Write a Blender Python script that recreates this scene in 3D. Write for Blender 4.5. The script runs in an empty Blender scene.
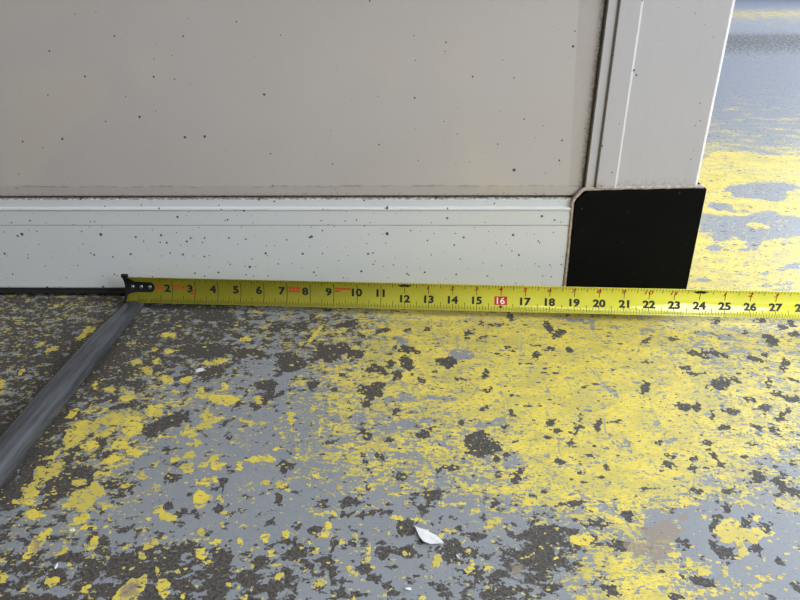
import bpy, bmesh, math, random
import numpy as np
from mathutils import Vector, Matrix, Euler

scene = bpy.context.scene
R = math.radians

# ---------------------------------------------------------------- camera
cam_data = bpy.data.cameras.new('camera')
cam_data.sensor_width = 36.0
cam_data.lens = 36.0 * 656.417 / 800.0
cam_data.clip_start = 0.01
cam = bpy.data.objects.new('camera', cam_data)
scene.collection.objects.link(cam)
cam.matrix_world = (Matrix.Translation((0.02202, -0.65174, 0.34142))
                    @ Matrix.Rotation(R(1.9353), 4, 'Z')
                    @ Matrix.Rotation(R(90 - 27.673), 4, 'X')
                    @ Matrix.Rotation(R(-0.7018), 4, 'Z'))
scene.camera = cam

# ---------------------------------------------------------------- world, lights, exposure
world = bpy.data.worlds.new('world')
scene.world = world
world.use_nodes = True
bg = world.node_tree.nodes['Background']
bg.inputs['Color'].default_value = (0.93, 0.96, 1.0, 1)
bg.inputs['Strength'].default_value = 0.13


def area(name, loc, target, sx, sy, power, col):
    l = bpy.data.lights.new(name, 'AREA')
    l.shape = 'RECTANGLE'
    l.size, l.size_y = sx, sy
    l.energy = power
    l.color = col
    o = bpy.data.objects.new(name, l)
    scene.collection.objects.link(o)
    o.location = loc
    o.rotation_euler = (Vector(target) - Vector(loc)).to_track_quat('-Z', 'Y').to_euler()
    return o


# daylight: roller door far behind the cabinet, a second door to the right; ceiling lamps; two added fill lights
area('roller_door_daylight', (3.0, 7.4, 1.7), (2.2, 0.0, 0.4), 6.5, 3.2, 60, (0.46, 0.56, 1.0))
area('side_door_daylight', (4.2, 2.7, 1.9), (0.2, 0.2, 0.1), 3.6, 3.2, 330, (0.80, 0.88, 1.0))
area('right_fill', (2.1, -1.1, 1.2), (0.3, -0.2, 0.1), 1.5, 1.5, 86, (0.80, 0.87, 1.0))  # added fill from the right front, no window stands there
area('front_fill', (-0.8, -5.6, 2.2), (-0.2, 0.0, 0.2), 5.0, 3.0, 15, (1.0, 0.96, 0.90))  # unseen fill added behind the camera to brighten the panel
area('ceiling_lamp_row', (1.3, -1.9, 3.9), (0.6, -0.6, 0.0), 4.0, 0.7, 40, (1.0, 0.98, 0.95))
area('ceiling_lamp_row', (1.2, 2.4, 3.9), (1.2, 2.3, 0.0), 4.0, 0.7, 30, (1.0, 0.98, 0.95))

vs = scene.view_settings
vs.view_transform = 'Standard'
vs.look = 'None'
vs.gamma = 1.0
vs.use_curve_mapping = False
vs.exposure = -0.05
scene.display_settings.display_device = 'sRGB'

# ---------------------------------------------------------------- floor wear, measured on the floor in millimetres
# spots: x, y, long radius, short radius, angle;  shapes: x, y, x, y, ...
BARE_SPOTS = [(-21.5,-177.9,8.7,7.5,129),(-15.1,-165.6,4.5,3.9,173),(1.4,-149.5,6.2,4.3,74),(-5.8,-129.5,5.2,3.8,94),(9.3,-127.6,8.3,4.8,111),(13.2,-136.1,4.2,3.7,91),(47.2,-127.2,10,6.6,149),(74.3,-74.9,8.9,6.3,35),(80.5,-86.6,3.9,3,79),(7.9,-106.2,8.9,5.4,167),(16.7,-108,5.2,3.4,151),(9.1,-67.5,4.1,2.4,0),(30.7,-65.2,4.1,2.6,89),(57.1,-155.3,5.4,1.4,1),(24.4,-157.3,3.5,2.2,144),(37.4,-145,2.8,2.5,8),(-37.4,-80,4.1,3,176),(-17.6,-69.8,5.3,2.9,25),(-53.1,-172.3,3.2,2.9,55),(-47.4,-150.1,2.5,2.2,121),(-24.8,-192.6,3.5,2.8,173),(-65.2,-110.7,16.8,14.3,115),(-54,-55.6,13.8,8.4,21),(-41.4,-114.1,9.1,7.7,107),(-171.1,-146.7,10.7,8.7,128),(-158.7,-136.4,6.9,4.9,164),(-101.2,-128.9,18,13.8,115),(-74.6,-166.4,6.7,5,82),(-100.3,-178.9,4.1,2,58),(-204.3,-37.4,19.9,10.9,173),(-104.2,-58.2,8.8,7.1,119),(-128.2,-64.7,8.8,6.9,122),(-91.1,-47.4,4.6,4,135),(-143,-39.1,4.8,3.9,135),(-131.7,-185.3,10.3,1,84),(-252.8,-159.1,6.7,6.2,35),(-231.9,-169.9,11.7,5.4,140),(-277.1,-123.8,11.4,9.2,69),(110.7,-101.4,4.3,3.4,123),(134.7,-115.7,6.9,3.5,72),(137.9,-95.6,5.8,1.9,165),(148.4,-102.9,3.7,3.1,39),(167.4,-104.5,3.2,2.6,44),(84.3,-145.3,6,3,71),(82.8,-172,3.1,2.2,79),(103.1,-179.2,3.5,1.5,2),(101.6,-56.3,5.2,2.1,2),(118.4,-36.9,6.6,2.1,82),(168.7,-164.8,1.7,1.3,51),(85.9,-82.7,5.3,3,52),(86.1,-54.4,4.2,2.1,84),(235.5,-105.6,2.2,1.6,36),(201,-138.9,1.8,1.3,57),(245.8,-86.9,5.8,1.6,40),(275.7,-82.7,5.5,4.6,164),(236.7,-126.7,3.6,1.8,174),(220.9,-167.2,8,2.9,71),(287.2,-110.4,7,3.9,147),(308.1,-110.2,10.3,3.5,155),(270.1,-134.8,4.6,3.4,10),(271.4,-143.8,8.2,1.9,2),(290.7,-158.7,7.1,6.2,34),(308.7,-153.8,4.8,4.4,148),(371.3,-81.8,8.9,5.9,90),(362.2,-127,8.7,2.8,57),(338.3,-118.7,6.8,3.9,163),(351.9,-111.5,4.2,2.4,50),(333.3,-174.7,4.5,3.4,153),(341.9,-183.3,5.5,3.3,39),(334.1,-158.1,5.3,2.3,58),(394.6,-57.7,4.7,3.5,51),(398.7,-71.8,5.1,3.1,38),(357.6,-153.1,3.1,1.8,150),(305.3,-183.8,4.4,2.8,42),(277.2,-166.5,3.3,2.4,129),(352.7,-68.2,4.5,2.2,58),(378.9,-43.3,7.6,4,12),(406.8,-49.3,7.4,3.5,65),(332.5,-45.8,5.8,1.9,66),(-226.8,-234.5,7.9,2.4,110),(-232,-247,7.8,3.8,117),(-220.1,-263.4,5.2,4.9,116),(-228,-198.2,14.5,5.1,3),(-197.4,-228.9,8.7,6.6,105),(-248.5,-268.4,4.5,3.5,84),(-249.8,-255.7,3.5,2,24),(-200.1,-287.3,3.5,1.7,120),(-193.3,-296.5,9.1,6.4,2),(-276.1,-235.2,8.8,4.3,126),(-275.1,-216.8,10.7,7.7,91),(-254.4,-228.5,2.8,1.8,158),(-116.4,-190.9,11.8,4.7,69),(-131.4,-240.6,3.9,2.3,113),(-162.7,-286.7,6.6,4.8,151),(-80.6,-274.6,6.7,1.5,107),(-78,-272.4,4.6,2.2,178),(-121.7,-289.1,3.2,2.4,154),(-127,-296.4,2.4,1.8,148),(-153.9,-314.5,4.2,2.6,122),(-119.5,-315.8,3,2,118),(-78.1,-307.5,4,2.8,111),(-65.8,-299.4,3.6,2,177),(-78.4,-294.6,3,2,172),(-101.4,-317.4,2.2,1.8,154),(-119.9,-298.3,5.3,0.7,115),(-138.9,-221.6,5.2,1.5,52),(-135.4,-195.5,5.6,2.2,77),(-21.1,-183.8,4.4,3.7,173),(-23,-194,3.6,3.4,123),(2.3,-202,5.2,2.3,79),(-20.9,-234,5.3,3.3,119),(-1.2,-241.1,3.2,3,166),(-8.2,-258.9,4.6,3.1,95),(10.1,-281.7,3.3,3.2,177),(43.8,-271.5,4.5,3.3,173),(-19.3,-265.9,7.6,0.8,111),(-48,-244.2,4,1.8,26),(56.4,-220.1,2.6,1.6,84),(-36.7,-212.1,2.1,1.7,171),(-46.4,-309.8,4,3.4,121),(-3.6,-317.5,4.9,1.8,1),(-15.7,-294.5,2,1.8,106),(-15.8,-320.9,5.5,1.8,5),(17.7,-300,1.8,1,1),(36.1,-278.1,3.1,0.8,75),(129.5,-217.7,4.1,2.6,46),(132.5,-227.9,3.3,2.5,16),(156,-212.1,7.9,1,84),(168.1,-219.8,5.4,1.6,66),(181.3,-215.7,3,1.9,13),(141.1,-241.3,2.7,2.1,45),(100.3,-240.8,3.2,2.4,12),(77.8,-199.6,3.9,2.6,62),(99.8,-206.2,4.1,2.5,79),(128.3,-263.6,2.9,2.2,64),(153.1,-257.5,2.2,1.2,177),(81.2,-279.5,3.2,1.5,82),(79.8,-264.3,4.5,2.3,82),(87.3,-258.6,5.2,1.2,29),(125.7,-307.8,4.9,1.7,3),(133.8,-305.8,2.5,1.8,17),(103.7,-301.5,2.8,1.5,4),(76,-309.6,4.2,3.3,11),(162.7,-270.7,1.8,1.3,51),(138.6,-312.3,1.7,0.9,6),(142.2,-276.4,1.9,1,129),(92,-223.4,2.1,1.8,32),(244.7,-194.5,5.7,4.4,3),(257.3,-194.4,4.6,1.9,60),(284.4,-199.5,5.2,4.6,160),(312.9,-195,5.6,2.9,60),(320.6,-208.4,6.2,3.5,59),(295.5,-219.2,5,3.6,158),(269.5,-222.1,3.9,2.6,39),(307,-225.4,3.8,2.9,8),(265.1,-206.5,4.4,1.5,66),(330.8,-197.5,4.1,2.1,52),(209.7,-241.5,2.8,2,43),(213.3,-256.6,3.1,2.8,73),(209.6,-265.6,4,3.1,93),(232.2,-258.6,3.1,1.3,6),(247.1,-254.9,4.1,2.1,102),(225.9,-269.7,3.3,2.4,85),(250.2,-266,3.9,1.9,9),(268.2,-256.9,2.7,1.1,6),(284,-241.6,3.3,1.7,12),(248.7,-240.9,3.2,1.7,11),(272.5,-277.4,3.2,3,161),(267.2,-282.7,3.4,1.5,35),(276.8,-264.5,2.3,1.1,9),(220.8,-293.6,3.3,1.9,172),(241.7,-294.2,2.5,1.7,35),(184,-291.2,2.6,1.7,17),(231.9,-301.2,2.2,1.2,56),(221.1,-327,10.4,3.1,66),(233.6,-312.5,5.5,3.5,47),(219.6,-347.1,6.5,5.5,51),(239.6,-343.5,5.7,3.3,51),(241.3,-323.1,6.2,3.5,53),(253.3,-327.3,5.2,3.3,57),(194.4,-341,4,3.2,26),(195,-370.4,6.6,2.4,163),(250.3,-354.4,2.2,1.8,103),(250.5,-375.1,3.2,2,73),(176.5,-382.1,2.7,1.9,30),(231.4,-381.7,2,1.2,25),(136,-338.8,2.9,2.3,37),(150.6,-345.1,4.4,3,60),(139.6,-325.8,5.5,3.4,11),(164.5,-318.2,3.2,2.9,153),(139.4,-378.7,4.6,2.9,176),(123.9,-333.9,2.8,2.1,19),(14.4,-352.5,7.1,5.6,1),(-0.4,-352.7,4.4,3.5,96),(42.3,-347.9,6.6,5.8,75),(-12.4,-364.7,3.8,2.7,14),(-32.4,-367.4,7.6,1.9,97),(-5.7,-372.1,2.5,2.2,172),(-23.2,-345,3.3,2.5,175),(-34,-348.5,4.1,1.9,98),(53.1,-351.8,5.2,4.7,24),(48.4,-331,2.7,2.6,34),(59.5,-368.6,6,3.7,82),(-27.6,-320.7,3.7,2.6,52),(-25.5,-384,2.1,1.8,109),(-15.7,-385.2,3,2.1,178),(60.5,-338.5,4,2.5,5),(-132.5,-321.6,3,1.9,121),(-59.8,-331.1,2.9,2.5,144),(-79.6,-327.9,2.6,1.8,31),(-143,-301.7,2.4,1.8,149),(-65.3,-345.8,6.4,2.6,13),(-57.5,-353,5.3,4,169),(-79.2,-361.3,4.7,3.7,157),(-82.3,-372.8,4.6,3.5,159),(-65.7,-380.5,5,3.5,170),(-127.5,-351.1,6.7,4,171),(-103.9,-360.2,8.4,6,122),(-136.1,-360.8,10.6,6.1,171),(-101.3,-379,9,3.6,108),(-124.5,-380.2,10.9,2.6,164),(-47.1,-334.4,3.4,2.2,176),(-47.2,-352,2.5,2.2,125),(-47.8,-365.4,3.1,2.5,112),(-164.5,-366,17.3,9.6,170),(99.8,-352.5,14.3,9.4,9),(105.7,-336,10.7,5.9,6),(71.4,-379.3,9.7,4.2,3),(236,-337,2.3,1.4,30)]
BARE_SHAPES = [(-32,-143,-23,-131,-15,-133,-7,-146,-10,-151,-20,-145,-30,-150),(-219,-105,-192,-99,-159,-108,-132,-111,-124,-120,-151,-122,-176,-119,-198,-126),(-124,-164,-112,-159,-106,-168,-110,-186,-116,-194,-119,-189,-114,-176,-121,-173),(153,-41,156,-47,157,-60,161,-68,168,-64,172,-68,167,-78,160,-82,154,-72,151,-60),(-244,-319,-252,-297,-250,-286,-242,-279,-233,-275,-226,-279,-220,-297,-227,-301,-229,-312,-236,-318),(-285,-298,-279,-289,-281,-263,-272,-252,-262,-269,-262,-288,-261,-303,-262,-318,-269,-325),(-195,-216,-185,-210,-173,-211,-169,-218,-177,-226,-184,-234,-187,-239),(58,-241,64,-234,73,-231,78,-239,85,-247,82,-255,76,-259,64,-258,58,-254),(19,-236,24,-228,31,-222,34,-223,31,-231,31,-237,23,-238),(16,-308,21,-309,26,-310,27,-303,31,-301,35,-297,41,-299,37,-302,33,-304,31,-310,26,-316,19,-314),(-35,-307,-28,-303,-24,-306,-18,-307,-23,-311,-29,-314,-33,-313),(143,-232,149,-223,153,-220,152,-225,146,-230,145,-234,140,-233),(89,-285,94,-275,98,-273,97,-279,95,-287,90,-287),(208,-262,210,-266,214,-271,208,-271),(281,-276,285,-279,292,-273,290,-281,288,-288,293,-294,290,-300,285,-296,280,-289,279,-283),(8,-326,15,-324,18,-327,19,-333,21,-337,15,-338,9,-334)]
YELLOW_SPOTS = [(7,-322.8,3.5,2.2,164),(12.9,-308.8,3.2,1.9,9),(51.6,-308.6,4.2,2.4,3),(38.2,-309.8,2.4,2.1,79),(61.6,-315.5,2.8,2.3,141),(58.8,-294.3,4.1,3.2,78),(44.2,-334.1,4.8,2.1,147),(27.8,-370.7,1.9,1.8,40),(-20.3,-339.9,3.4,2.6,101),(-27.9,-344.3,2.9,2,100),(-40.6,-337.7,4,2.6,5),(-38.9,-329.9,2.8,2.5,144),(-37.5,-319,3.2,1.6,140),(-45.6,-321,2.8,1.7,102),(-35.7,-310.6,2.4,1.4,99),(-10.8,-352.1,3.2,1.3,84),(-11.6,-358.5,2.3,1.9,39),(-22.5,-364.9,1.9,1.5,173),(-19,-369.4,2.5,1.5,179),(-8.8,-380.8,1.4,1.2,102),(-19.1,-387.3,1.8,1.4,175),(-37.8,-374.2,2.4,2.2,34),(20,-323.5,2.1,1.4,1),(-18.7,-301.6,2.2,1.9,165),(-23.6,-294.7,2.9,1.5,179),(52.4,-341.1,2.2,1.1,41),(53.8,-350.1,2.4,1.3,85),(15.1,-353.3,1.3,1.2,2),(-133.3,-307.4,6.7,5.3,94),(-151.1,-324.7,6.3,2.7,177),(-157.6,-320.2,5.9,1.7,111),(-67.2,-339.1,3.5,2.1,106),(-72.8,-354.9,3.3,2.5,116),(-80.1,-341.9,3.5,2.6,115),(-124,-338.4,2.8,2.5,136),(-124.2,-344.4,2,1.2,171),(-113.1,-345.8,3.8,2.2,10),(-95.7,-346.3,3.4,1.4,106),(-119.5,-355.8,4.4,3,123),(-112.5,-362,2.6,1.5,173),(-134.5,-381.9,7.1,3.4,121),(-129.8,-370,2,1.4,160),(-119.8,-387.2,2.6,1.9,154),(-141.4,-347.2,2.7,1.6,170),(-145.8,-342.2,3.2,1.1,13),(-111.2,-320.3,3.8,1.7,163),(-119.7,-307.2,3.1,1.7,118),(-79.7,-291.5,3.8,3,162),(-90.2,-290.7,2.7,2,165),(-48.6,-319.2,3.7,2.7,106),(-63.3,-364.1,2.7,2.2,154),(-70.4,-363.5,3.7,1.6,12),(-64.2,-372.5,2.5,2.2,67),(-41.1,-377.2,3,2.2,18),(-83.1,-387.9,2.4,1.4,175),(-95.1,-378.9,1.6,1.1,169),(-108.7,-352.3,1.9,1.3,48),(-111.3,-330.3,2,1.5,135),(-49.3,-367.7,2.3,1.5,105),(-43.4,-351.1,2,1.6,167),(-49.5,-345.5,2,1.6,165),(-118.5,-343.4,1.7,1,173),(-212.2,-327.6,5.1,3.9,153),(-245.4,-324.5,7.2,3.1,174),(-263.8,-311.6,3.4,2,153),(-254.7,-312.4,4.7,3.1,157),(-204.8,-379.6,4,2.8,137),(-237.2,-375.8,5.3,2.5,158),(-181.3,-384.2,5.1,3.1,134),(-198.6,-315.3,4.4,2.7,132),(-160.7,-319.3,4.3,3,136),(-152.9,-346.6,3.2,1.8,120),(-156.3,-358.8,3.6,1.7,124),(-155.7,-349.9,2.7,1.6,170),(-168.9,-350.2,2.1,1.2,169),(-163.4,-336.5,4.3,1.5,39),(-210.2,-355.8,3.3,1.9,50),(-182.1,-365.6,2.8,2.2,51),(-252.5,-334.6,2,1.2,157),(-227.9,-371.8,2.3,0.9,112),(-245.9,-362.9,2.1,1.1,167),(-246.8,-353.3,2.3,1.4,153),(-190.2,-319.8,3,0.9,172),(-141.8,-370.2,3.3,1.8,118),(-181.3,-326.1,1.5,0.9,167),(-198.2,-335.4,1.9,1.2,159),(-205.4,-334.6,2.4,1.5,152),(-212.2,-347.6,1.6,1,146),(-185.4,-339.5,1.5,1,27),(-238.7,-251.9,7.3,4.6,138),(-170.9,-295.1,4.5,2.7,122),(-231.1,-292,5.9,3.7,156),(-241.9,-303.4,2.6,1.7,148),(-245.4,-309.3,2.4,1.3,164),(-193.8,-295.5,6.9,3.9,169),(-272.6,-211.4,6.5,5.1,142),(-212.8,-282.2,5.4,4.9,33),(-237.8,-216.3,10.7,4.5,28),(-205,-203.5,10.6,5.6,118),(-202.4,-272.1,3.1,2.7,138),(-156.2,-213.8,5.8,3.9,121),(-152.7,-223.1,11.2,5.5,37),(-85.8,-215.5,6.1,3.3,104),(-82.4,-229.8,3.5,3,143),(-75.1,-234.8,4,3.1,34),(-167.5,-266,4.8,3.5,147),(-154.6,-274.7,5.7,4.6,147),(-103.6,-267.2,5.2,3.8,165),(-96.1,-262.6,5.6,4.4,160),(-90.9,-253.2,3.3,2.3,52),(-136.1,-264.3,4.5,3.6,7),(-130.5,-273.2,4.8,4.2,138),(-114.2,-274.1,4,2.2,110),(-156.5,-261.2,3.8,3.5,81),(-160.6,-248.3,3.4,2.3,163),(-142.3,-272.3,2.6,2,143),(-135.4,-290.4,4.6,3.3,129),(-129.3,-288.2,3.3,2.1,116),(-141.6,-289.5,4,2.7,124),(-70.7,-261,4,1.8,133),(-120.1,-220,9.1,2.4,164),(-107.8,-222.4,4.3,2.5,50),(-96,-227.4,2.8,2.3,132),(-88.1,-238.7,2.5,1.8,168),(-166.4,-278.2,2.6,1.9,145),(-59,-292.2,2.3,2,152),(-180.6,-193.2,6.5,3.5,83),(-150.8,-187,17.7,5.8,179),(-173,-129.7,12.8,4.6,24),(-152,-168.9,6.5,3.5,111),(-119.1,-186.6,6.1,4.2,102),(-192.2,-160,7.1,4.1,122),(-209.3,-158.6,8.2,5.8,152),(-194.8,-177.1,6.5,3.7,171),(-173.3,-173.8,4.9,2.6,113),(-234.9,-185.1,8.3,6.4,110),(-232.7,-145.7,7.6,5,130),(-251.6,-128.9,6.3,4.1,161),(-272.6,-168.9,7.4,4.6,134),(-256.6,-176.4,5.6,3.7,141),(-230.3,-128.6,5.8,3.5,123),(-240.5,-108.9,4.6,3.2,146),(-234.5,-80,7.2,5.2,143),(-223.9,-110.6,5.6,4.1,146),(-84,-74.5,14.5,1.9,75),(-96.7,-103.7,9.4,1.4,79),(-197.5,-128.2,4.3,3.2,149),(-153.3,-87.1,5.3,3.8,165),(200.8,-361.4,4.6,3.1,41),(192.8,-356.2,3.4,2,58),(184,-350.9,2.9,1.7,165),(232.3,-366.8,4.5,1.2,169),(223.3,-373.5,9.1,1.3,11),(245.8,-309.5,5.2,1.5,82),(277.1,-305.2,8.2,3.3,148),(215.8,-318.2,2.3,1.6,32),(66.2,-363.2,4.7,2.9,26),(128.1,-338.9,6.8,3.2,12),(92.7,-352.6,4.3,1.1,30),(101.3,-346.8,2.3,1.6,11),(109.7,-353.9,1.8,1.4,42),(120.8,-384.6,4.2,2,5),(208.2,-305.4,5.8,2.3,9),(211.3,-298.7,3.4,1.6,29),(494.5,228.2,12.5,10.7,157),(-358,-100.8,5,2.9,71),(-342,-108.1,6.8,3.8,68),(-323.1,-74.8,9.8,5.2,83),(-351,-150.5,7.2,4.6,92),(-334.2,-153.6,4,2.3,136),(-357,-169.9,10.9,2.4,122),(-10.8,-241.2,7.3,4.8,95),(-22.7,-252.2,13.9,2.1,44),(-8.5,-253.1,7,4.2,142)]
YELLOW_SHAPES = [(30,-361,33,-354,36,-353,37,-358,34,-363),(50,-367,54,-363,57,-357,57,-361,54,-366),(-201,-349,-199,-348,-196,-350,-196,-342,-192,-342,-190,-348,-190,-354,-189,-359,-194,-356),(-202,-366,-201,-364,-197,-366,-197,-369,-194,-371,-195,-373,-198,-371),(-231,-363,-235,-352,-235,-345,-233,-339,-229,-337,-226,-344,-226,-350,-229,-356,-229,-361),(-160,-390,-162,-385,-160,-379,-158,-375,-152,-374,-148,-373,-146,-381,-148,-385,-148,-391,-149,-396,-157,-396),(-267,-300,-266,-290,-262,-289,-267,-284,-262,-276,-260,-271,-266,-266,-265,-256,-260,-249,-267,-233,-261,-225,-250,-223,-242,-227,-243,-233,-249,-240,-253,-250,-258,-259,-254,-271,-249,-284,-254,-288,-260,-290,-252,-301,-254,-306,-259,-308,-266,-303),(-240,-240,-236,-233,-232,-227,-228,-227,-227,-237,-232,-242),(-224,-249,-219,-244,-210,-247,-209,-253,-214,-255,-221,-253),(-208,-256,-202,-253,-195,-256,-189,-252,-189,-256,-194,-263,-202,-263),(-223,-272,-221,-267,-217,-262,-209,-262,-206,-265,-212,-270,-219,-272),(-188,-285,-186,-280,-180,-285,-181,-289,-185,-289),(-231,-301,-221,-299,-216,-294,-209,-294,-205,-300,-208,-308,-205,-314,-210,-319,-215,-320,-223,-315,-230,-318,-235,-315,-230,-310,-227,-307),(-244,-212,-232,-209,-218,-212,-208,-223,-204,-238,-211,-244,-222,-234,-228,-224,-236,-224),(-175,-232,-169,-223,-163,-231,-154,-240,-151,-249,-155,-251,-160,-241,-168,-235),(219,-330,224,-327,229,-318,236,-318,240,-320,238,-327,239,-330,244,-327,250,-316,252,-318,250,-327,251,-330,258,-328,258,-334,253,-338,247,-340,242,-342,239,-340,235,-344,235,-348,239,-352,232,-354,230,-357,226,-356,224,-351,226,-343,221,-341,217,-338),(212,-359,215,-360,213,-366,215,-369,218,-371,216,-373,212,-371,211,-366),(63,-332,68,-332,72,-327,78,-321,85,-317,92,-313,100,-310,106,-306,104,-302,97,-305,90,-311,84,-315,78,-317,72,-323,68,-329,63,-330),(505,456,542,474,608,467,672,461,658,433,595,439,549,428,510,402,484,376,490,407),(584,617,637,617,665,595,736,587,690,496,644,509,596,541,548,562),(-1433,-1688,-1120,-1718,-828,-1159,-794,-947,-771,-775,-647,-419,-684,-392),(-1087,-1964,-1007,-2043,-837,-1598,-796,-1323,-950,-1603),(-260,-2212,-61,-2480,-30,-1265,-99,-1508),(75,-2631,308,-2742,175,-1460,67,-1464),(-2188,-5153,-2497,-5198,-3552,-5352,-2496,-3527,-2291,-3849,-2607,-4981)]  # last ones, behind the camera, are added to reflect in the panel
GREY_SPOTS = [(99.4,-150,6.7,0.9,53),(226.6,-59.3,5.5,2.5,16),(93.8,-176.4,4.5,2.9,107),(133.5,-174.4,6.1,2.6,78),(190.2,-170.6,6.4,3.6,126),(200.9,-55.4,9.9,2.2,85),(182.9,-145.7,25,1.1,105),(188.2,-47.1,14.4,5.4,176),(324.6,-78.4,8.6,6.3,59),(254.4,-65.2,6.7,3.2,159),(309.8,-70.6,5.2,2.9,11),(184.9,-246.6,6.5,1.7,89),(179.1,-245.5,4.2,1.3,93),(174.7,-244.4,4.2,0.9,95),(94.2,-264.1,11,6.5,15),(88.9,-214.4,9.1,6,31),(76.9,-219.8,8.4,3.8,11),(148.5,-313.9,4.9,3.2,64),(151.3,-265.4,39.4,0.7,10),(231.4,-204.3,4.5,3,54),(216.4,-220.3,6.1,3.4,74),(233.3,-281.2,5.2,3.5,37),(291.1,-268.6,9,6.2,129),(219.9,-239,5.7,3.5,14),(6.5,-89.3,8.1,5.7,16),(63,-114.7,9.7,8.8,20),(404.9,147.7,13.5,8.8,47),(438.1,141.2,10.5,4.8,7),(510.5,164.7,12.4,6.4,12),(435.5,69,7.2,4.6,35),(375,77.2,4.4,3.1,152),(408.4,66.1,4.3,3.1,154),(387.2,66,3.9,2.5,23),(354.9,52.2,8.9,5.6,175),(432.2,39.4,18,4.6,13),(474.9,92,18.5,5.7,34),(5.3,-187.8,17.4,4.3,1),(40,-184.5,13.9,3.6,172),(-35.8,-213.5,11.7,5.4,0),(6.2,-222.1,16.4,5.2,1),(-41.1,-241.7,11.1,3.7,17),(15,-258.5,9.3,5.7,1),(-30.4,-226.5,8.2,2.6,0)]
GREY_SHAPES = [(511,391,553,417,603,428,637,417,655,396,610,375,585,337,566,327,551,341,530,342,516,361),(469,328,497,323,490,292,506,287,494,279,464,292,456,309),(440,283,461,270,500,266,540,292,552,266,584,258,545,182,507,186,487,175,473,168,456,141,451,148,450,175,450,189,426,168,413,175,420,200,408,204),(197,-312,211,-307,229,-300,246,-307,263,-313,280,-320,248,-383,231,-386,219,-376,204,-377,204,-354,195,-351,184,-352),(178,-314,198,-310,191,-330,174,-339)]
STAIN_SPOTS = [(-231.1,-348.8,4.9,2.7,114),(-154.3,-383.7,5.8,4.2,127),(82.9,-364.4,5.6,4.7,54),(231.3,-342,3.8,2.2,52),(-9.2,-240,3.7,2.4,95)]
STAIN_SHAPES = [(159,-343,165,-339,176,-332,186,-326,191,-321,198,-316,207,-314,205,-319,198,-325,199,-330,192,-336,184,-343,179,-349,177,-357,170,-360,168,-355,162,-355,157,-354)]
# coverage of yellow paint and of bare concrete (made barer left of the pipe for its shade) on a 20 mm grid, tenths; x from -0.60, y from -0.48
YELLOW_GRID = """111111111111111111111111111111101115985311111111111111111111111
111111111111111111111111111111101115996411111111111111111111111
111111111111111111111111111111101114897521111111111111111111111
111111111111111111111111111111101113798641111111111111111111111
111111111111111111111111111111101112699652111111111111111111111
111111111111111111111111111111101112589753111111111111111111111
111111111111111111111111111111111111477533111111111111111111111
111111111111111111122111111111111122356421111110000000000000000
222222222222222222233210110111111233456421133333333333332222222
333333333333333333454211111123434456778865444444444444444444443
222222222222222223443211112345555557889988764444444444444444444
222222222222222224444211112465566657899999976444444444444444444
111111111111111134554322222465556667999999887666666666555555555
111111111111111224554332222465556677999999888777777777777777777
222222222222222224444333223566667788999999988777777777777777777
222222222222222123443332223566778899999999987777777777777777777
222222222222221122332222124567788899999999887777777777777777777
222222222222221112322221124567788899999999887667777777777777777
333333333322211122322222234566788889999999877666777777777777777
333333333333211222232223334566788789999999877666666666666666666
333333333333222222232223334556788789999999877666666666666666666
333333333333222222222223334556788888999988877777766666666666666
333333333333333222111233334456788888899888777777776666666666666
333333333333333221111233334456788888899887777777876666666666666
333333333333333221111233334456788888899888777777887666666666666
333333333333332221111233334456788888899988777777787666666666666
333333333333332211112233334556788888899988777777788766666666666
333333333333322211112333334556788888889988777777788766666666666"""
BARE_AND_SHADE_GRID = """666666666666666666666666765554323431100000000000000000000000000
666666666666666666666666765553323431100000000000000000000000000
666666666666666666666666765553323432100000000000000000000000000
666666666666666666666667655553323432110000000000000000000000000
666666666666666666666667655543323442110000000000000000000000000
555555555555555555556677655542223444110000000000000000000000000
555555555555555555555565433432222356421110000000000000000000000
333333333333333333333333211222222245532111100000000000000000000
444433333333333333332112100111121123221211111111111111111111111
666655555555555555554111100000011111111111122222222222222222222
777777777777777777643111100001111111111101123333333333333333333
888888888888888887532211100011111011100011022333333333333333333
888888888888888876333221001111111111111111112222222222333333333
666666666777777775333211111111111111111111112222222222222222222
444444555555555665443211111111111110000111111222222222222222222
555555555555556776543222221111111100000011111122222222222222222
666655555555566787654432222222111111100001111112222222222222222
666666666666667898765443233222211111110000111112222222222222222
777777777766777887765543344333211111110000111111222222222222222
777777777777778887766654455443211111110000111111222222222222222
777777777777777877666654455543211111111000011111122222222222222
666666666666677777666654444443211111110000011111112222222222222
666666666666666666777643344432100000000000011111111111111111111
666666666666666667777543334432100000000000001111111111111111111
666666666666666667777533334432100000000000001111111111111111111
666666666666666667776533334432100000000000001111111111111111111
666666666666666677776433334332100000000000001111111111111111111
666666666666666677775433334332100000000000000111111111111111111"""
FAR_YELLOW = [(0.039, 0.85), (0.412, 0.85), (0.467, 0.85), (0.528, 0.75), (0.581, 0.6), (0.646, 0.45), (0.708, 0.35), (0.891, 0.28), (0.999, 0.22), (1.122, 0.15), (1.426, 0.1), (1.841, 0.06), (2.269, 0.1), (2.86, 0.15), (3.398, 0.3), (3.73, 0.55), (3.955, 0.5), (4.48, 0.05)]
FAR_DARK = [(1.616, 0.02), (1.891, 0.12), (2.112, 0.42), (2.372, 0.55), (2.599, 0.5), (2.814, 0.1), (3.398, 0.02)]  # dark band across the far floor

# ---------------------------------------------------------------- node helpers
def material(name):
    m = bpy.data.materials.new(name)
    m.use_nodes = True
    nt = m.node_tree
    return m, nt, nt.nodes['Principled BSDF']


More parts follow.
